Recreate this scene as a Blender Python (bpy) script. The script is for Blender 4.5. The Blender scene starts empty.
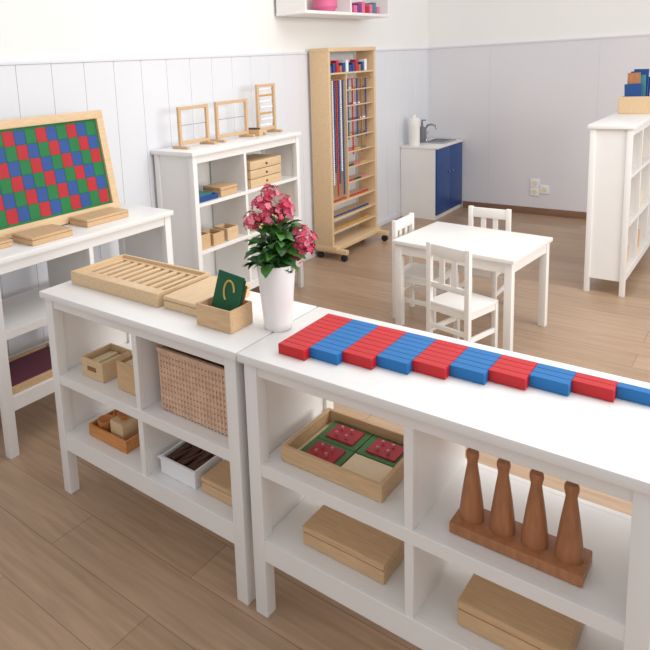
import bpy, bmesh, math, random
from mathutils import Vector, Matrix, Euler
random.seed(7)
S=bpy.context.scene
S.view_settings.view_transform='Standard'
S.view_settings.look='None'
COL=bpy.context.collection

# ---------------------------------------------------------------- materials
def lin(c):
    return tuple(((v/255)/12.92 if v/255<=.04045 else ((v/255+.055)/1.055)**2.4) for v in c)+(1.,)
def mat(name,rgb,rough=.5,metal=0.,var=.04,scale=8,stretch=(1,1,1),bump=0.,spec=.4):
    m=bpy.data.materials.new(name);m.use_nodes=True
    nt=m.node_tree;b=nt.nodes['Principled BSDF']
    b.inputs['Roughness'].default_value=rough;b.inputs['Metallic'].default_value=metal
    b.inputs['Specular IOR Level'].default_value=spec
    tc=nt.nodes.new('ShaderNodeTexCoord');mp=nt.nodes.new('ShaderNodeMapping')
    mp.inputs['Scale'].default_value=stretch
    nz=nt.nodes.new('ShaderNodeTexNoise');nz.inputs['Scale'].default_value=scale;nz.inputs['Detail'].default_value=4
    rp=nt.nodes.new('ShaderNodeValToRGB')
    c=lin(rgb)
    rp.color_ramp.elements[0].position=.3;rp.color_ramp.elements[1].position=.7
    rp.color_ramp.elements[0].color=tuple(max(0,v*(1-var*2)) for v in c[:3])+(1,)
    rp.color_ramp.elements[1].color=tuple(min(1,v*(1+var)) for v in c[:3])+(1,)
    nt.links.new(tc.outputs['Object'],mp.inputs[0]);nt.links.new(mp.outputs[0],nz.inputs[0])
    nt.links.new(nz.outputs[0],rp.inputs[0]);nt.links.new(rp.outputs[0],b.inputs['Base Color'])
    if bump:
        bp=nt.nodes.new('ShaderNodeBump');bp.inputs['Strength'].default_value=bump;bp.inputs['Distance'].default_value=.002
        nt.links.new(nz.outputs[0],bp.inputs['Height']);nt.links.new(bp.outputs[0],b.inputs['Normal'])
    return m
WHITE=mat('white_paint',(237,235,232),.3,var=.008)
WHITE2=mat('white_chair',(239,236,231),.35,var=.008)
WOOD=mat('beech',(212,177,136),.45,var=.06,scale=6,stretch=(3,22,22),bump=.05)
WOODX=mat('beech_light',(220,190,150),.45,var=.05,scale=6,stretch=(20,3,20),bump=.05)
WOODD=mat('wood_brown',(176,120,82),.4,var=.1,scale=6,stretch=(14,14,3),bump=.05)
WOODO=mat('wood_orange',(208,140,80),.45,var=.1,scale=6,stretch=(3,22,22))
DARKW=mat('dark_wood',(86,56,42),.45,var=.15,scale=10)
INNER=mat('box_inner',(150,102,66),.6,var=.12,scale=10)
CREAM=mat('cream',(236,218,184),.6)
RED=mat('red_paint',(200,28,36),.35,var=.03)
BLUE=mat('blue_paint',(16,112,180),.35,var=.03)
DBLUE=mat('door_blue',(34,74,136),.35,var=.04)
CBR=mat('check_red',(180,36,46),.6);CBB=mat('check_blue',(42,80,146),.6);CBG=mat('check_green',(26,118,62),.6)
GREEN=mat('board_green',(22,92,58),.6);YEL=mat('sand_yellow',(214,178,96),.8)
INSG=mat('inset_green',(78,124,74),.6);INSR=mat('inset_red',(176,42,54),.5);PINKK=mat('knob_pink',(212,130,138),.4)
MAROON=mat('maroon',(108,46,68),.5)
POT=mat('pot_white',(240,239,238),.25,var=.008)
LEAF=mat('leaf_green',(66,122,46),.45,var=.25,scale=30);LEAF2=mat('leaf_dark',(44,90,36),.45,var=.25,scale=30)
PETAL=mat('petal_pink',(218,68,108),.5,var=.2,scale=60);PETAL2=mat('petal_light',(238,130,156),.5,var=.15,scale=60)
WICK=mat('wicker',(220,186,160),.6,var=.08,scale=30);WICKD=mat('wicker_inner',(200,162,134),.8)
STEEL=mat('steel',(190,190,195),.22,metal=.9);PLAST=mat('white_plastic',(238,238,240),.3,var=.01)
GREY=mat('grey_plastic',(120,122,128),.5);BLACK=mat('black_rubber',(38,38,40),.6)
SOIL=mat('soil',(60,42,32),.9,var=.3,scale=60)
PAPER=mat('paper',(240,238,232),.8)
BRASS=mat('beads_gold',(212,160,70),.35)
PINK=mat('pink_item',(222,110,150),.5);PURP=mat('purple',(110,60,130),.5);TEAL=mat('teal',(60,130,140),.5)

# ---------------------------------------------------------------- builder
class B:
    def __init__(s): s.bm=bmesh.new();s.mats=[]
    def mi(s,m):
        if m not in s.mats: s.mats.append(m)
        return s.mats.index(m)
    def merge(s,t,m,M=None,smooth=False):
        i=s.mi(m)
        if M is not None: t.transform(M)
        for f in t.faces: f.material_index=i;f.smooth=smooth
        me=bpy.data.meshes.new('tmp');t.to_mesh(me);s.bm.from_mesh(me);bpy.data.meshes.remove(me);t.free()
    def box(s,x0,x1,y0,y1,z0,z1,m,bev=.002,M=None):
        t=bmesh.new();bmesh.ops.create_cube(t,size=1)
        dx,dy,dz=abs(x1-x0),abs(y1-y0),abs(z1-z0)
        for v in t.verts: v.co=Vector((v.co.x*dx+(x0+x1)/2,v.co.y*dy+(y0+y1)/2,v.co.z*dz+(z0+z1)/2))
        b=min(bev,dx*.3,dy*.3,dz*.3)
        if b>1e-5: bmesh.ops.bevel(t,geom=t.edges[:],offset=b,segments=1 if b<.003 else 2,affect='EDGES',profile=.6)
        s.merge(t,m,M)
    def cyl(s,p0,p1,r0,r1,m,n=16,M=None,smooth=True):
        p0=Vector(p0);p1=Vector(p1);d=p1-p0
        t=bmesh.new();bmesh.ops.create_cone(t,cap_ends=True,segments=n,radius1=r0,radius2=r1,depth=d.length)
        q=d.to_track_quat('Z','Y').to_matrix().to_4x4()
        t.transform(Matrix.Translation((p0+p1)/2)@q)
        s.merge(t,m,M,smooth=False if not smooth else True)
    def lathe(s,c,prof,m,n=28,M=None):
        t=bmesh.new();rings=[]
        for r,z in prof:
            if r<1e-6: rings.append([t.verts.new((c[0],c[1],c[2]+z))])
            else: rings.append([t.verts.new((c[0]+r*math.cos(2*math.pi*k/n),c[1]+r*math.sin(2*math.pi*k/n),c[2]+z)) for k in range(n)])
        for a,b in zip(rings,rings[1:]):
            for k in range(n):
                k2=(k+1)%n
                if len(a)==1 and len(b)==1: continue
                if len(a)==1: t.faces.new((a[0],b[k2],b[k]))
                elif len(b)==1: t.faces.new((a[k],a[k2],b[0]))
                else: t.faces.new((a[k],a[k2],b[k2],b[k]))
        bmesh.ops.recalc_face_normals(t,faces=t.faces[:])
        s.merge(t,m,M,smooth=True)
    def ball(s,c,r,m,sub=1):
        t=bmesh.new();bmesh.ops.create_icosphere(t,subdivisions=sub,radius=r)
        t.transform(Matrix.Translation(c));s.merge(t,m,smooth=True)
    def poly(s,pts,m,smooth=False,M=None):
        t=bmesh.new();t.faces.new([t.verts.new(p) for p in pts]);s.merge(t,m,M,smooth)
    def tube(s,pts,r,m,n=8,M=None):
        for a,b in zip(pts,pts[1:]): s.cyl(a,b,r,r,m,n,M)
        for p in pts[1:-1]:
            t=bmesh.new();bmesh.ops.create_icosphere(t,subdivisions=1,radius=r);t.transform(Matrix.Translation(p));s.merge(t,m,M,True)
    def done(s,name,M=None):
        me=bpy.data.meshes.new(name);s.bm.to_mesh(me);s.bm.free()
        for m in s.mats: me.materials.append(m)
        if M is not None: me.transform(M)
        xs=[v.co for v in me.vertices]
        c=Vector(((min(v.x for v in xs)+max(v.x for v in xs))/2,(min(v.y for v in xs)+max(v.y for v in xs))/2,min(v.z for v in xs)))
        me.transform(Matrix.Translation(-c))
        try: me.set_sharp_from_angle(angle=math.radians(40))
        except Exception: pass
        o=bpy.data.objects.new(name,me);o.location=c;COL.objects.link(o);return o
def RZ(a,c): return Matrix.Translation(c)@Matrix.Rotation(a,4,'Z')@Matrix.Translation(-Vector(c))

# ---------------------------------------------------------------- room
XW,YW,ZD=-2.7166,6.3263,1.574
def nodes(name):
    m=bpy.data.materials.new(name);m.use_nodes=True;return m,m.node_tree,m.node_tree.nodes['Principled BSDF']
m,nt,b=nodes('laminate_floor')
tc=nt.nodes.new('ShaderNodeTexCoord');br=nt.nodes.new('ShaderNodeTexBrick')
br.inputs['Scale'].default_value=1;br.inputs['Brick Width'].default_value=1.25;br.inputs['Row Height'].default_value=.17
br.inputs['Mortar Size'].default_value=.0014;br.inputs['Mortar Smooth'].default_value=.3
br.inputs['Color1'].default_value=lin((187,158,131));br.inputs['Color2'].default_value=lin((170,141,115));br.inputs['Mortar'].default_value=lin((132,105,84))
br.offset=.37
mp=nt.nodes.new('ShaderNodeMapping');mp.inputs['Scale'].default_value=(1.2,16,1)
nz=nt.nodes.new('ShaderNodeTexNoise');nz.inputs['Scale'].default_value=3;nz.inputs['Detail'].default_value=6;nz.inputs['Distortion'].default_value=.6
rp=nt.nodes.new('ShaderNodeValToRGB');rp.color_ramp.elements[0].color=(.76,.75,.73,1);rp.color_ramp.elements[1].color=(1.06,1.06,1.06,1)
rp.color_ramp.elements[0].position=.3;rp.color_ramp.elements[1].position=.7
mx=nt.nodes.new('ShaderNodeMix');mx.data_type='RGBA';mx.blend_type='MULTIPLY';mx.inputs['Factor'].default_value=.85
nt.links.new(tc.outputs['Object'],br.inputs[0]);nt.links.new(tc.outputs['Object'],mp.inputs[0]);nt.links.new(mp.outputs[0],nz.inputs[0])
nt.links.new(nz.outputs[0],rp.inputs[0]);nt.links.new(br.outputs[0],mx.inputs[6]);nt.links.new(rp.outputs[0],mx.inputs[7]);nt.links.new(mx.outputs[2],b.inputs['Base Color'])
b.inputs['Roughness'].default_value=.33
FLOOR=m
WALLU=mat('wall_upper_paint',(238,237,234),.8,var=.008,scale=2)
WALLP=mat('wall_panel_blue',(224,226,231),.5,var=.008,scale=2)
WALLB=mat('wall_lower_lilac',(221,219,222),.6,var=.008,scale=2)
GROOVE=mat('panel_groove',(208,211,219),.7)
SKIRT=mat('skirting_wood',(140,106,84),.5,var=.08,scale=5,stretch=(2,20,20))

def shell(name,x0,x1,y0,y1,z0,z1,m):
    q=B();q.box(x0,x1,y0,y1,z0,z1,m,0);me=bpy.data.meshes.new(name);q.bm.to_mesh(me);me.materials.append(m)
    o=bpy.data.objects.new(name,me);COL.objects.link(o);return o
shell('floor',XW-.15,4.5,-3.,YW+.15,-.1,0,FLOOR)
shell('wall_left',XW-.15,XW-.012,-3.,YW+.15,0,2.7,WALLU)
shell('wall_back',XW-.012,4.5,YW+.012,YW+.15,0,2.7,WALLU)
# panelling on the left wall, real boards
q=B();q.box(XW-.012,XW-.004,-3,YW+.012,0.0,ZD-.012,GROOVE,0)
y=-3.
while y<YW-.02:
    y1=min(y+.196,YW+.01);q.box(XW-.008,XW,y+.001,y1-.001,.0,ZD-.012,WALLP,.0015);y+=.196
q.box(XW-.012,XW+.006,-3,YW+.012,ZD-.012,ZD+.006,WALLP,.003)
q.done('trim_1')
q=B();q.box(XW,4.5,YW,YW+.012,0,ZD-.012,WALLB,0);q.box(XW+.006,4.5,YW-.006,YW+.012,ZD-.012,ZD+.006,WALLB,.003)
xx=XW+.6
while xx<4.4:
    q.box(xx-.0015,xx+.0015,YW-.001,YW,.066,ZD-.013,GROOVE,0);xx+=.9
q.done('trim_2')
q=B();q.box(XW+.36,4.5,YW-.014,YW,0,.065,SKIRT,.004);q.done('baseboard_back')
q=B();q.box(XW,XW+.012,-3,5.6,0,.05,WALLP,.004);q.done('baseboard_left')

# ---------------------------------------------------------------- shelf units
def shelf_unit(name,L,D,H,shelves,divs,M,leg=.04,slab=.024,apron=.045,back=False,lips=None,oh=.012,backrail=True,rec=.0):
    q=B();a=oh
    q.box(0,L,0,D,H-slab,H,WHITE,.004)
    for x in (a,L-a-leg):
        for y in (a,D-a-leg): q.box(x,x+leg,y,y+leg,0,H-slab+.001,WHITE,.003)
    zt=H-slab
    for y in ((a+.006,D-a-.024) if backrail else (a+.006,)): q.box(a+leg-.003,L-a-leg+.003,y,y+.018,zt-apron,zt+.001,WHITE,.002)
    zb=shelves[0]
    for x in (a+.01,L-a-.028): q.box(x,x+.018,a+leg-.003,D-a-leg+.003,zb-.05,zt+.001,WHITE,.001)
    for k,z in enumerate(shelves):
        lip=(lips[k] if lips else .035)
        q.box(a+.029,L-a-.029,a+.021,D-a-.021-rec,z-.018,z-.0004,WHITE,0)
        q.box(a+leg-.003,L-a-leg+.003,a+.003,a+.0215,z-lip,z,WHITE,.0012)
        q.box(a+leg-.003,L-a-leg+.003,D-a-.0215-rec,D-a-.003-rec,z-lip,z,WHITE,.0012)
    for x in divs:
        q.box(x-.011,x+.011,a+.025,D-a-.026-rec,zb-.004,zt+.001,WHITE,0)
        for k,z in enumerate(shelves):
            top=shelves[k+1]-(lips[k+1] if lips else .035)+.001 if k+1<len(shelves) else zt-apron+.001
            q.box(x-.011,x+.011,a+.0055,a+.0255,z-.001,top,WHITE,.0015)
    if back: q.box(a+.02,L-a-.02,D-a-.012,D-a-.006,zb,zt,WHITE,0)
    return q.done(name,M)
T=Matrix.Translation
X0,Y0,D,H=-1.9195,1.2018,.394,.7695
XB=X0+.8866
ZM,ZB=.465,.240
shelf_unit('low_shelf',.884,D,H,[ZB,ZM],[.462],T((X0,Y0,0)),lips=[.065,.035],backrail=False,apron=.035,rec=.03)
shelf_unit('low_shelf',.93,D,H,[ZB,ZM],[.462],T((XB+.002,Y0,0)),lips=[.065,.035],backrail=False,apron=.035,rec=.03)
R90=Matrix.Rotation(math.pi/2,4,'Z')
TF,TH=-2.2346,.8237
shelf_unit('side_table_shelf',1.0,.39,TH,[.25,.525],[.5],T((TF,1.19,0))@R90,lips=[.06,.035],back=False)
MF,MH=-2.385,1.058
shelf_unit('wall_shelf_unit',1.045,.325,MH,[.20,.495,.765],[.47],T((MF,2.505,0))@R90,back=True,lips=[.05,.02,.02],leg=.034)
shelf_unit('tall_shelf_unit',1.25,.245,1.0426,[.14,.44,.74],[.42,.83],T((-.643,4.372,0))@R90,lips=[.05,.02,.02],leg=.03)

# ---------------------------------------------------------------- boxes & trays
E=.0005
def lidbox(name,x0,x1,y0,y1,z,h,m=WOOD,ang=0):
    q=B();q.box(x0,x1,y0,y1,z+E,z+h*.66,m,.002);q.box(x0+.0015,x1-.0015,y0+.0015,y1-.0015,z+h*.655,z+h*.70,INNER,0)
    q.box(x0-.001,x1+.001,y0-.001,y1+.001,z+h*.69,z+h,m,.0025)
    return q.done(name,RZ(ang,((x0+x1)/2,(y0+y1)/2,0)))
def openbox(q,x0,x1,y0,y1,z,h,m,inner=None,w=.008):
    inner=inner or m
    q.box(x0+w*.5,x1-w*.5,y0+w*.5,y1-w*.5,z+E,z+.007,m,0)
    q.box(x0,x1,y0,y0+w,z+E,z+h,m,.0015);q.box(x0,x1,y1-w,y1,z+E,z+h,m,.0015)
    q.box(x0,x0+w,y0+w-.001,y1-w+.001,z+E,z+h-.0003,m,.0015);q.box(x1-w,x1,y0+w-.001,y1-w+.001,z+E,z+h-.0003,m,.0015)
    q.box(x0+w,x1-w,y0+w,y1-w,z+.006,z+.009,inner,0)
# unit A top: slotted tray
q=B();openbox(q,-1.885,-1.44,1.315,1.565,H,.046,WOODX,DARKW,.010)
q.box(-1.876,-1.449,1.324,1.375,H+.008,H+.036,WOODX,.003)
q.box(-1.876,-1.449,1.54,1.556,H+.008,H+.034,WOODX,.001)
for k in range(11):
    x=-1.866+k*.0407
    q.box(x-.0095,x+.0095,1.374,1.541,H+.008,H+.034,WOODX,.004)
for k in range(10):
    x=-1.8457+k*.0407
    q.cyl((x,1.39,H+.014),(x,1.53,H+.014),.006,.004,WOODD,8)
q.done('spindle_tray')
lidbox('flat_wooden_box',-1.425,-1.265,1.325,1.56,H,.04,WOODX)
# box with the letter boards standing in it (one object: boards are housed in the box)
q=B();openbox(q,-1.248,-1.118,1.285,1.385,H,.066,WOOD,INNER,.007)
Mb=T((-1.180,1.322,H+.014))@Matrix.Rotation(math.radians(-16),4,'X')@Matrix.Rotation(math.radians(6),4,'Y')
q.box(-.050,.046,-.003,.003,0,.138,GREEN,.001,Mb)
pts=[(.022*math.cos(t)*(1-.1*t),-.0045,.090+.028*math.sin(t)) for t in [i*.35 for i in range(14)]]
q.tube(pts,.003,YEL,6,Mb)
q.box(-.050,.044,.008,.014,0,.130,GREEN,.001,Mb);q.box(-.048,.046,.018,.023,0,.115,WOODD,.001,Mb)
q.done('sandpaper_letter_box')
# unit A middle shelf
q=B();openbox(q,-1.80,-1.685,1.265,1.40,ZM,.07,WOODX,CREAM);
for k in range(4): q.box(-1.785+k*.025,-1.765+k*.025,1.28,1.385,ZM+.01,ZM+.05+.004*(k%2),CREAM,.002)
q.box(-1.765,-1.72,1.262,1.2655,ZM+.03,ZM+.045,INNER,.001)
q.done('wooden_card_box')
q=B();openbox(q,-1.615,-1.49,1.27,1.41,ZM,.10,WOOD,INNER);q.box(-1.60,-1.505,1.285,1.395,ZM+.01,ZM+.09,CREAM,.002);q.done('wooden_storage_box')
# wicker basket
q=B();x0,x1,y0,y1,z,h=-1.40,-1.10,1.265,1.475,ZM+.001,.195
openbox(q,x0+.003,x1-.003,y0+.003,y1-.003,z,h,WICKD,WICKD,.004)
nh=11
for k in range(nh):
    zz=z+.003+k*(h-.006)/(nh-.4)
    for (a,b,c,d) in ((x0,x1,y0,y0+.0045),(x0,x1,y1-.0045,y1),(x0,x0+.0045,y0+.002,y1-.002),(x1-.0045,x1,y0+.002,y1-.002)): q.box(a,b,c,d,zz,zz+.0140,WICK,.0015)
n=22
for k in range(n+1):
    xx=x0+.002+k*(x1-x0-.010)/n;q.box(xx,xx+.006,y0-.002,y0+.005,z,z+h,WICK,.001);q.box(xx,xx+.006,y1-.005,y1+.002,z,z+h,WICK,.001)
for k in range(15):
    yy=y0+k*(y1-y0-.006)/14;q.box(x0-.002,x0+.005,yy,yy+.006,z,z+h,WICK,.001);q.box(x1-.005,x1+.002,yy,yy+.006,z,z+h,WICK,.001)
for (a,b,c,d) in ((x0-.004,x1+.004,y0-.004,y0+.008),(x0-.004,x1+.004,y1-.008,y1+.004),(x0-.004,x0+.008,y0+.006,y1-.006),(x1-.008,x1+.004,y0+.006,y1-.006)): q.box(a,b,c,d,z+h-.004,z+h+.01,WICK,.003)
q.done('woven_basket')
# unit A bottom
q=B();openbox(q,-1.79,-1.59,1.262,1.41,ZB,.045,WOODO,WOODO)
q.box(-1.69,-1.625,1.28,1.35,ZB+.009,ZB+.085,WOODX,.004)
q.lathe((-1.70,1.36,ZB+.012),[(0,0),(.03,0),(.042,.03),(.045,.06),(.04,.062),(.036,.03),(0,.02)],WOODO,20)
q.lathe((-1.745,1.305,ZB+.012),[(0,0),(.02,0),(.028,.02),(.03,.045),(.026,.046),(0,.02)],WOODO,20)
q.lathe((-1.655,1.315,ZB+.085),[(0,0),(.012,0),(.024,.018),(.022,.019),(0,.006)],WOODO,18)
q.done('practical_life_tray')
q=B();openbox(q,-1.425,-1.275,1.262,1.395,ZB,.06,PLAST,PLAST,.006)
q.box(-1.431,-1.269,1.256,1.264,ZB+.052,ZB+.061,PLAST,.002);q.box(-1.431,-1.269,1.393,1.401,ZB+.052,ZB+.061,PLAST,.002)
for k in range(9):
    x=-1.41+k*.0148
    q.cyl((x,1.272,ZB+.045+.006*(k%3)),(x+.003,1.383,ZB+.045+.005*((k+1)%3)),.0065,.0065,DARKW,8)
q.box(-1.418,-1.282,1.269,1.388,ZB+.01,ZB+.036,DARKW,.002)
q.done('plastic_tray_of_sticks')
lidbox('wooden_box',-1.255,-1.095,1.268,1.45,ZB,.05,WOOD)
# unit B middle left: inset tray
q=B();x0,x1,y0,y1=-.945,-.655,1.262,1.50
openbox(q,x0,x1,y0,y1,ZM,.045,WOOD,CREAM,.012)
gx0,gx1,gy0,gy1=x0+.03,x1-.015,y0+.015,y1-.015
hx,hy=(gx0+gx1)/2,(gy0+gy1)/2
zz=ZM+.009
for i,(a,b,c,d) in enumerate(((gx0,hx,gy0,hy),(gx0,hx,hy,gy1),(hx,gx1,hy,gy1))):
    q.box(a+.001,b-.001,c+.001,d-.001,zz,zz+.012,INSG,.001)
    q.box(a+.022,b-.018,c+.016,d-.016,zz+.0115,zz+.0165,INSR,.001)
    for u in (.38,.62):
        for v in (.35,.65):
            xx=a+(b-a)*u;yy=c+(d-c)*v;q.cyl((xx,yy,zz+.015),(xx,yy,zz+.026),.003,.0045,PINKK,8)
q.box(hx+.001,gx1-.001,gy0+.001,hy-.001,zz,zz+.010,CREAM,.001)
q.done('metal_inset_tray')
lidbox('wooden_box',-.89,-.655,1.268,1.445,ZB,.055,WOOD)
# cylinders
q=B();x0,x1,y0,y1=-.495,-.232,1.262,1.352
q.box(x0,x1,y0,y1,ZM+E,ZM+.026,WOODD,.004)
for k in range(4):
    x=x0+.034+k*.065
    q.lathe((x,(y0+y1)/2,ZM+.026),[(0,-.002),(.0250,-.002),(.0260,.004),(.0252,.02),(.0222,.048),(.0185,.078),(.0148,.104),(.0118,.124),(.0108,.133),(.0120,.141),(.0138,.149),(.0134,.157),(.0115,.161),(0,.162)],WOODD,24)
q.done('knobbed_cylinder_block')
lidbox('wooden_box',-.475,-.255,1.265,1.44,ZB,.062,WOOD)

# ---------------------------------------------------------------- number rods
q=B();U=.0793;W=.0245;xs,yb=-.94,1.505
for k in range(10,0,-1):
    y1=yb-(10-k)*W
    for j in range(k):
        q.box(xs+j*U,xs+(j+1)*U,y1-W+.0005,y1-.0005,H+E,H+.028,RED if j%2==0 else BLUE,.0012)
q.done('number_rods')

# ---------------------------------------------------------------- flower pot
q=B();pc=(-1.040,1.40,H+E)
q.lathe(pc,[(0,0),(.037,0),(.039,.003),(.054,.184),(.054,.190),(.051,.190),(.048,.17),(0,.169)],POT,40)
q.lathe((pc[0],pc[1],pc[2]+.17),[(0,.0),(.047,.0),(.03,.006),(0,.008)],SOIL,20)
def leaf(c,dirv,L,w,m,roll=0):
    d=Vector(dirv).normalized();u=d.cross(Vector((0,0,1)))
    if u.length<.01:u=Vector((1,0,0))
    u.normalize();n=u.cross(d)
    u2=u*math.cos(roll)+n*math.sin(roll);n2=-u*math.sin(roll)+n*math.cos(roll)
    c=Vector(c);t=bmesh.new();row=[]
    for s_,ww,dz in ((0,.12,0),(.2,.75,.05),(.5,1,.08),(.78,.72,.02),(1,.1,-.1)):
        p=c+d*L*s_+n2*L*dz
        row.append([t.verts.new(p-u2*w*ww/2+n2*w*.12*ww),t.verts.new(p),t.verts.new(p+u2*w*ww/2+n2*w*.12*ww)])
    for a,b in zip(row,row[1:]):
        for k in (0,1): t.faces.new((a[k],a[k+1],b[k+1],b[k]))
    q.merge(t,m,None,True)
base=Vector((pc[0],pc[1],pc[2]+.172))
for k in range(125):
    a=random.uniform(0,2*math.pi);r=random.uniform(.0,.045);z=random.uniform(0,.125)
    p=base+Vector((r*math.cos(a),r*math.sin(a),z))
    leaf(p,(math.cos(a),math.sin(a),random.uniform(-.4,.8)),random.uniform(.038,.060),random.uniform(.026,.040),random.choice((LEAF,LEAF,LEAF2)),random.uniform(-.5,.5))
right=Vector((.753,.658,0))
cl=[(right*-.028+Vector((0,0,.185)),.034),(right*-.055+Vector((0,0,.14)),.028),(right*-.005+Vector((0,0,.15)),.032),(right*.078+Vector((0,0,.08)),.038),(right*.06+Vector((0,0,.045)),.028),(right*-.010+Vector((0,0,.218)),.024),(right*.032+Vector((-.01,.01,.16)),.030),(right*.088+Vector((0,0,.05)),.026),(right*.03+Vector((0,0,.19)),.018)]
for c,r in cl:
    q.tube([base,base+c*.5+Vector((0,0,.01)),base+c],.002,LEAF,6)
    for k in range(int(34*(r/.03)**2)):
        v=Vector((random.gauss(0,1),random.gauss(0,1),random.gauss(0,1))).normalized()*r*random.uniform(.55,1.08)
        p=base+c+v;n=(v+Vector((0,0,.01))).normalized();t0=n.orthogonal().normalized();t1=n.cross(t0)
        mm=random.choice((PETAL,PETAL,PETAL2));R=.0095
        for j in range(5):
            an=2*math.pi*j/5;da=t0*math.cos(an)+t1*math.sin(an);db=-t0*math.sin(an)+t1*math.cos(an)
            q.poly([p,p+da*R*.5+db*R*.42+n*.001,p+da*R+db*R*.28+n*.002,p+da*R-db*R*.28+n*.002,p+da*R*.5-db*R*.42+n*.001],mm)
        q.ball(p+n*.001,.0018,YEL,1)
q.done('potted_pink_flowers')

# ---------------------------------------------------------------- left table items
Lb,Hb=.995,.505
q=B()
q.box(0.002,Lb-.002,0,.012,0.002,Hb-.002,WOODX,.002)
q.box(0,Lb,-.018,0.001,0,.045,WOODX,.003);q.box(0,Lb,-.018,0.001,Hb-.04,Hb,WOODX,.003)
q.box(0,.04,-.0175,0.0005,.038,Hb-.038,WOODX,.003);q.box(Lb-.04,Lb,-.0175,0.0005,.038,Hb-.038,WOODX,.003)
nc=16;nr=6;cw=(Lb-.10)/nc;rh=(Hb-.105)/nr
q.box(.04,Lb-.04,-.003,.0,.04,Hb-.04,CBG,0)
for i in range(nc):
    for j in range(nr):
        q.box(.05+i*cw+.0008,.05+(i+1)*cw-.0008,-.005,-.002,.055+j*rh+.0008,.055+(j+1)*rh-.0008,(CBR,CBB,CBG)[(i+j)%3],.0005)
q.done('checkerboard_frame',T((-2.485,1.06,TH+.002))@R90@Matrix.Rotation(math.radians(-10),4,'X'))
lidbox('flat_wooden_box',-2.425,-2.275,1.42,1.62,TH,.035,WOOD)
lidbox('flat_wooden_box',-2.46,-2.33,1.74,1.985,TH,.035,WOOD)
lidbox('flat_wooden_box',-2.44,-2.36,1.22,1.38,TH,.03,WOOD)
q=B();openbox(q,-2.53,-2.265,1.25,1.60,.25,.03,WOOD,MAROON,.014);q.box(-2.51,-2.28,1.266,1.585,.258,.272,MAROON,.002);q.done('framed_maroon_tray')

# ---------------------------------------------------------------- wall shelf unit items
def abacus(name,x,y0,y1,z,h,beads=False,lean=0):
    q=B();w=.019
    q.box(-w/2,w/2,0,w,0,h,WOOD,.002);q.box(-w/2,w/2,y1-y0-w,y1-y0,0,h,WOOD,.002)
    q.box(-w/2+.001,w/2-.001,w-.001,y1-y0-w+.001,h-w,h-.001,WOOD,.002);q.box(-w/2+.001,w/2-.001,w-.001,y1-y0-w+.001,.02,.02+w,WOOD,.002)
    for yy in (-.001,y1-y0-w-.001): q.box(-.06,.06,yy,yy+w+.002,0,.015,WOOD,.002)
    n=7
    for k in range(n):
        zz=.055+k*(h-.09)/(n-1)
        if beads:
            q.cyl((0,w,zz),(0,y1-y0-w,zz),.002,.002,GREY,6)
            for j in range(10): q.ball((0,w+.010+j*.0132+(0.014 if k%2 else 0),zz),.0078,(PLAST,PLAST,BRASS)[k%3])
    if not beads: q.cyl((0,w,h*.55),(0,y1-y0-w,h*.55),.0015,.0015,GREY,6)
    return q.done(name,T((x,y0,z+E))@Matrix.Rotation(lean,4,'Y'))
abacus('bead_frame',-2.57,2.60,2.85,MH,.235)
abacus('bead_frame',-2.57,2.92,3.22,MH,.24)
abacus('abacus',-2.57,3.325,3.52,MH,.32,True)
q=B();q.box(-2.62,-2.50,3.25,3.29,MH+E,MH+.04,WOOD,.002);q.box(-2.60,-2.52,3.255,3.285,MH+.04,MH+.05,DARKW,.001);q.done('small_wooden_box')
q=B();openbox(q,-2.63,-2.42,2.56,2.735,.765,.03,DBLUE,DBLUE);q.box(-2.60,-2.45,2.575,2.72,.774,.80,TEAL,.002);q.done('blue_tray')
lidbox('wooden_box',-2.56,-2.42,2.76,2.91,.765,.055,WOOD)
q=B()
for k in range(3): q.box(-2.64,-2.42,3.04,3.36,.765+E+k*.055,.765+.052+k*.055,WOODX,.003);q.cyl((-2.42,3.20,.79+k*.055),(-2.412,3.20,.79+k*.055),.006,.006,DARKW,10)
q.done('drawer_box')
for (a,b,h,mm) in ((2.56,2.65,.085,WOOD),(2.675,2.77,.07,WOOD),(2.80,2.90,.075,WOODX)):
    q=B();openbox(q,-2.53,-2.42,a,b,.495,h,mm,INNER);q.box(-2.52,-2.43,a+.01,b-.01,.505,.495+h*.7,INNER,.002);q.done('small_wooden_box')
lidbox('wooden_box',-2.58,-2.42,3.05,3.25,.495,.07,WOODX);lidbox('wooden_box',-2.58,-2.43,3.28,3.45,.495,.05,WOOD)

# ---------------------------------------------------------------- bead cabinet
q=B();bx0,bx1,y0,y1,zt=-2.69,-2.53,4.14,4.86,1.597
q.box(bx0,bx1,y0,y0+.028,.09,zt-.002,WOODX,.003);q.box(bx0,bx1,y1-.028,y1,.09,zt-.002,WOODX,.003)
q.box(bx0-.001,bx1+.004,y0-.002,y1+.002,zt-.03,zt,WOODX,.003);q.box(bx0+.001,bx1+.03,y0-.001,y1+.001,.07,.11,WOODX,.003)
for yy in (y0+.01,y1-.05):
    q.box(bx0+.002,-2.42,yy,yy+.04,.055,.0895,WOODX,.004)
    for xx in (-2.45,-2.66):
        q.cyl((xx,yy+.008,.026),(xx,yy+.032,.026),.025,.025,BLACK,16);q.cyl((xx,yy+.02,.03),(xx,yy+.02,.06),.008,.008,GREY,8)
ym=y0+.26
q.box(bx0+.02,bx1-.005,ym,ym+.012,.43,1.405,WOODX,.002)
for z in (1.40,):
    q.box(bx0+.01,bx1-.002,y0+.02,y1-.02,z,z+.014,WOODX,.002)
for z in (.20,.30,.42): q.box(bx0+.01,bx1-.002,y0+.02,y1-.02,z,z+.014,WOODX,.002)
cols=(RED,GREEN,PINK,YEL,TEAL,PURP,PLAST,WOODD,DBLUE,BRASS)
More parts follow.
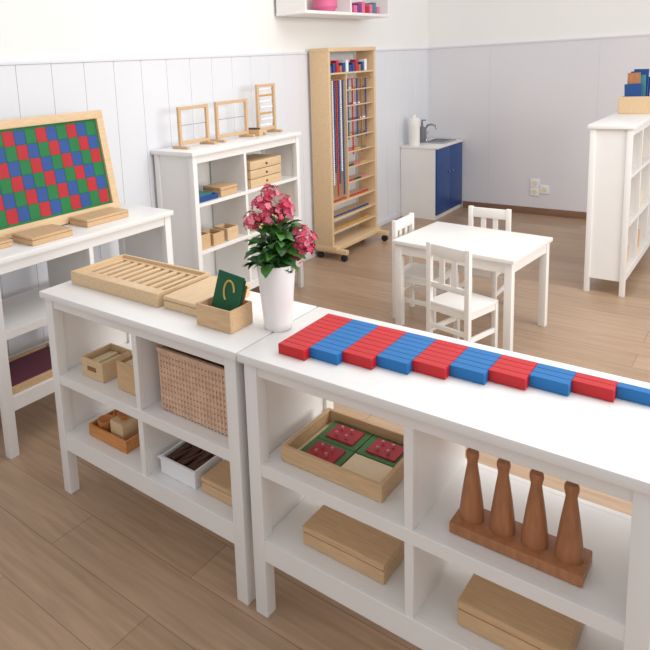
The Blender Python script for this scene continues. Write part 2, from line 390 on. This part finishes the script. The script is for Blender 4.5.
for i,z in enumerate((.55,.67,.79,.91,1.03,1.15,1.27)):
    q.box(bx0+.02,bx1-.008,ym+.01,y1-.02,z,z+.010,WOODX,.002)
    for j in range(14): q.ball((bx1-.03,ym+.035+j*.022,z+.018),.009,cols[(i+j//5)%10])
for k in range(12):
    yy=y0+.05+k*.048;h=.05+.02*(k%3);q.box(-2.60,-2.55,yy,yy+.035,1.414,1.414+h,(DBLUE,DBLUE,RED,WOODD,DBLUE,PLAST)[k%6],.001)
q.cyl((bx1-.025,y0+.02,1.36),(bx1-.025,y1-.02,1.36),.005,.005,WOODD,8)
for k in range(7):
    yy=y0+.055+k*.030;L=1.36-(.47+.09*(k%3)); n=int(L/.0155)
    for j in range(n): q.ball((bx1-.025,yy,1.35-j*.0155),.0092,(DBLUE,PLAST,DBLUE,RED,DBLUE,PLAST,DBLUE)[k])
for k in range(5):
    yy=ym+.05+k*.07
    for j in range(30+8*(k%2)): q.ball((bx1-.022,yy,1.35-j*.0155),.0092,(DBLUE,RED,DBLUE,WOODD,DBLUE)[k])
for z in (.434,.314,.214):
    for j in range(24): q.ball((bx1-.03,y0+.06+j*.024,z+.009),.009,(DBLUE,RED,BRASS)[int(z*10)%3])
q.done('bead_cabinet')

# ---------------------------------------------------------------- sink cabinet
q=B();sx0,sx1,y0,y1,sh=XW+.003,-2.36,5.69,6.31,.682
q.box(sx0,sx1-.018,y0,y1,.0,sh-.02,WHITE,.002);q.box(sx0,sx1+.008,y0-.008,y1,sh-.02,sh,WHITE,.004)
q.box(sx1-.018,sx1-.002,y0+.003,(y0+y1)/2-.002,.045,sh-.025,DBLUE,.003);q.box(sx1-.018,sx1-.002,(y0+y1)/2+.002,y1-.003,.045,sh-.025,DBLUE,.003)
for s_ in (-.04,.04): q.cyl((sx1-.002,(y0+y1)/2+s_,.42),(sx1+.012,(y0+y1)/2+s_,.42),.009,.011,STEEL,12)
q.box(-2.60,-2.39,5.93,5.95,sh,sh+.012,STEEL,.003);q.box(-2.60,-2.39,6.20,6.22,sh,sh+.012,STEEL,.003);q.box(-2.60,-2.58,5.95,6.20,sh,sh+.012,STEEL,.003);q.box(-2.41,-2.39,5.95,6.20,sh,sh+.012,STEEL,.003)
q.box(-2.58,-2.41,5.95,6.20,sh,sh+.003,GREY,0)
q.done('sink_cabinet')
q=B();fx,fy=-2.635,6.08
q.cyl((fx,fy,sh+E),(fx,fy,sh+.02),.022,.018,STEEL);q.tube([(fx,fy,sh+.02),(fx,fy,sh+.13),(fx+.02,fy,sh+.16),(fx+.06,fy,sh+.165),(fx+.10,fy,sh+.15),(fx+.11,fy,sh+.12)],.010,STEEL,10);q.tube([(fx,fy+.02,sh+.06),(fx,fy+.06,sh+.09)],.006,STEEL,8)
q.done('faucet')
q=B();q.lathe((-2.61,5.76,sh+E),[(0,0),(.048,0),(.05,.01),(.05,.24),(.042,.255),(.016,.257),(.016,.285),(0,.286)],PAPER,24);q.done('paper_towel_roll')
q=B();q.lathe((-2.63,5.98,sh+E),[(0,0),(.028,0),(.03,.01),(.03,.14),(.01,.16),(.008,.21),(0,.21)],GREY,16);q.box(-2.635,-2.59,5.975,5.985,sh+.21,sh+.22,GREY,.002);q.done('soap_dispenser')
q=B()
for x in (-1.735,-1.655):
    for z in (.20,) if x>-1.7 else (.175,.255):
        q.box(x,x+.078,YW-.01,YW-.0002,z,z+.078,PLAST,.004);q.cyl((x+.039,YW-.013,z+.039),(x+.039,YW-.0095,z+.039),.022,.022,CREAM,16)
q.done('wall_socket')

# ---------------------------------------------------------------- wall cabinet
q=B();x0,x1,y0,y1,z0,z1=XW+.0065,-2.47,3.77,5.0,1.825,2.2
q.box(x0,x1,y0,y1,z0,z0+.022,WHITE,.003);q.box(x0,x1,y0,y1,z1-.022,z1,WHITE,.003)
for yy in (y0+.001,(y0+y1)/2-.01,y1-.023): q.box(x0+.001,x1-.003,yy,yy+.022,z0+.02,z1-.02,WHITE,.002)
q.box(x0+.001,x0+.01,y0+.01,y1-.01,z0+.01,z1-.01,WHITE,0)
q.done('wall_cabinet')
q=B();
for k,(m_) in enumerate((PINK,PURP,PINK,CBR,PINK,TEAL,PINK)): q.box(-2.66,-2.50,4.48+k*.06,4.53+k*.06,z0+.0225,z0+.08+.015*(k%3),m_,.004)
q.done('picture_books')
q=B();q.lathe((-2.58,4.20,z0+.0225),[(0,0),(.06,0),(.09,.04),(.08,.14),(.03,.16),(0,.16)],PINK,24);q.done('pink_vase')

# ---------------------------------------------------------------- tall shelf items
q=B();tz=1.0426;yA,yB=5.12,5.34
q.box(-.86,-.68,yA,yB,tz+E,tz+.012,WOODX,.002);q.box(-.86,-.68,yA,yA+.012,tz+.01,tz+.115,WOODX,.002);q.box(-.86,-.68,yB-.012,yB,tz+.01,tz+.11,WOODX,.002);q.box(-.859,-.848,yA+.01,yB-.01,tz+.01,tz+.11,WOODX,.002)
q.box(-.692,-.681,yA+.01,yB-.01,tz+.01,tz+.10,WOODX,.002)
for k in range(9):
    yy=yA+.018+k*.021
    q.box(-.825+.012*(k%3),-.715-.012*((k+1)%3),yy,yy+.015,tz+.018,tz+.20+.045*((k*3)%4)/2+.005*k,(DBLUE,WOODD,TEAL,DBLUE,WOODD,DBLUE,DARKW,CBR,DBLUE)[k],.001,T((-.77,yy,tz+.018))@Matrix.Rotation(math.radians(-4+k*.8),4,'X')@Matrix.Rotation(math.radians(-3+k*.8),4,'Y')@T((.77,-yy,-tz-.018)))
q.done('books_in_wooden_holder')
for z,items in ((.14,((4.42,4.7,.1,WOODX),(4.85,5.1,.12,WOOD))),(.44,((4.43,4.66,.08,WOODX),(4.86,5.1,.1,CREAM))),(.74,((4.43,4.65,.06,CREAM),(4.86,5.05,.1,WOODX)))):
    for a,b_,h,mm in items:
        q=B();openbox(q,-.84,-.69,a,b_,z,h,mm,INNER);q.box(-.82,-.71,a+.012,b_-.012,z+.01,z+h*.75,CREAM,.003);q.done('storage_tray')

# ---------------------------------------------------------------- table & chairs
tc_=(-1.255,3.49,0)
q=B();lx,ly=.335,.262
q.box(-lx,lx,-ly,ly,.478,.50,WHITE2,.004)
for sx in (-1,1):
    for sy in (-1,1): q.box(sx*(lx-.012),sx*(lx-.05),sy*(ly-.012),sy*(ly-.05),0,.479,WHITE2,.003)
for sy in (-1,1): q.box(-lx+.048,lx-.048,sy*(ly-.018),sy*(ly-.036),.42,.479,WHITE2,.002)
for sx in (-1,1): q.box(sx*(lx-.018),sx*(lx-.036),-ly+.048,ly-.048,.42,.479,WHITE2,.002)
q.done('childrens_table',T(tc_)@Matrix.Rotation(math.radians(-5),4,'Z'))
def chair(x,y,ang):
    q=B();w,d=.122,.125;p=.025;sz=.28;bh=.585
    q.box(-w+.001,w-.001,-d+.001,d,sz-.018,sz,WHITE2,.004)
    for sx in (-1,1):
        q.box(sx*w,sx*(w-p),d-p,d-.001,0,sz-.017,WHITE2,.003)
        q.box(sx*(w+.001),sx*(w-p),-d-.004,-d+p-.004,0,bh,WHITE2,.003)
        q.box(sx*(w-.005),sx*(w-.02),-d+p-.006,d-p+.002,.11,.135,WHITE2,.002)
        q.box(sx*(w-.005),sx*(w-.02),-d+p-.006,d-p+.002,sz-.05,sz-.017,WHITE2,.002)
    q.box(-w+p-.002,w-p+.002,-d,-d+.018,bh-.065,bh-.005,WHITE2,.004)
    q.box(-w+p-.002,w-p+.002,-d,-d+.016,.355,.385,WHITE2,.003)
    for xx in (-.05,.02): q.box(xx,xx+.03,-d+.002,-d+.012,.383,bh-.063,WHITE2,.002)
    q.box(-w+p-.002,w-p+.002,-d+.002,-d+.016,sz-.05,sz-.017,WHITE2,.002);q.box(-w+p-.002,w-p+.002,d-.018,d-.003,sz-.05,sz-.017,WHITE2,.002)
    q.box(-w+p-.002,w-p+.002,-d+.002,-d+.016,.14,.165,WHITE2,.002)
    return q.done('childrens_chair',T((x,y,0))@Matrix.Rotation(ang,4,'Z'))
chair(-1.165,3.13,math.radians(-14))
chair(-1.525,3.47,-math.pi/2)
chair(-1.30,3.80,math.pi)

# ---------------------------------------------------------------- lights
w=bpy.data.worlds.new('world');S.world=w;w.use_nodes=True
bg=w.node_tree.nodes['Background'];bg.inputs[0].default_value=(.97,.975,1,1);bg.inputs[1].default_value=.76
def area(name,loc,target,sx,sy,e,c=(1,1,1)):
    l=bpy.data.lights.new(name,'AREA');l.shape='RECTANGLE';l.size=sx;l.size_y=sy;l.energy=e;l.color=c
    o=bpy.data.objects.new(name,l);o.location=loc;o.rotation_euler=(Vector(target)-Vector(loc)).to_track_quat('-Z','Y').to_euler();COL.objects.link(o)
area('window_daylight',(3.6,2.6,2.0),(-1.5,3.,.5),3.0,1.6,145,(1,.99,.97))
area('ceiling_light',(-.6,2.8,2.9),(-.6,2.8,0),2.2,2.2,42,(1,.985,.965))

# ---------------------------------------------------------------- camera
yw,p,r,f,cx,cy=-.7179,.1716,-.0546,650.9725,221.5230,180.1593
fw=Vector((math.sin(yw)*math.cos(p),math.cos(yw)*math.cos(p),-math.sin(p)))
rt=Vector((math.cos(yw),-math.sin(yw),0));up=rt.cross(fw)
a=rt*math.cos(r)+up*math.sin(r);u=-rt*math.sin(r)+up*math.cos(r)
cam=bpy.data.cameras.new('camera');co=bpy.data.objects.new('camera',cam);COL.objects.link(co)
cam.sensor_width=36;cam.lens=36*f/650;cam.shift_x=(325-cx)/650;cam.shift_y=(cy-325)/650;cam.clip_start=.05
M=Matrix((( a.x,u.x,-fw.x,0),(a.y,u.y,-fw.y,0),(a.z,u.z,-fw.z,1.5),(0,0,0,1)))
co.matrix_world=M
S.camera=co
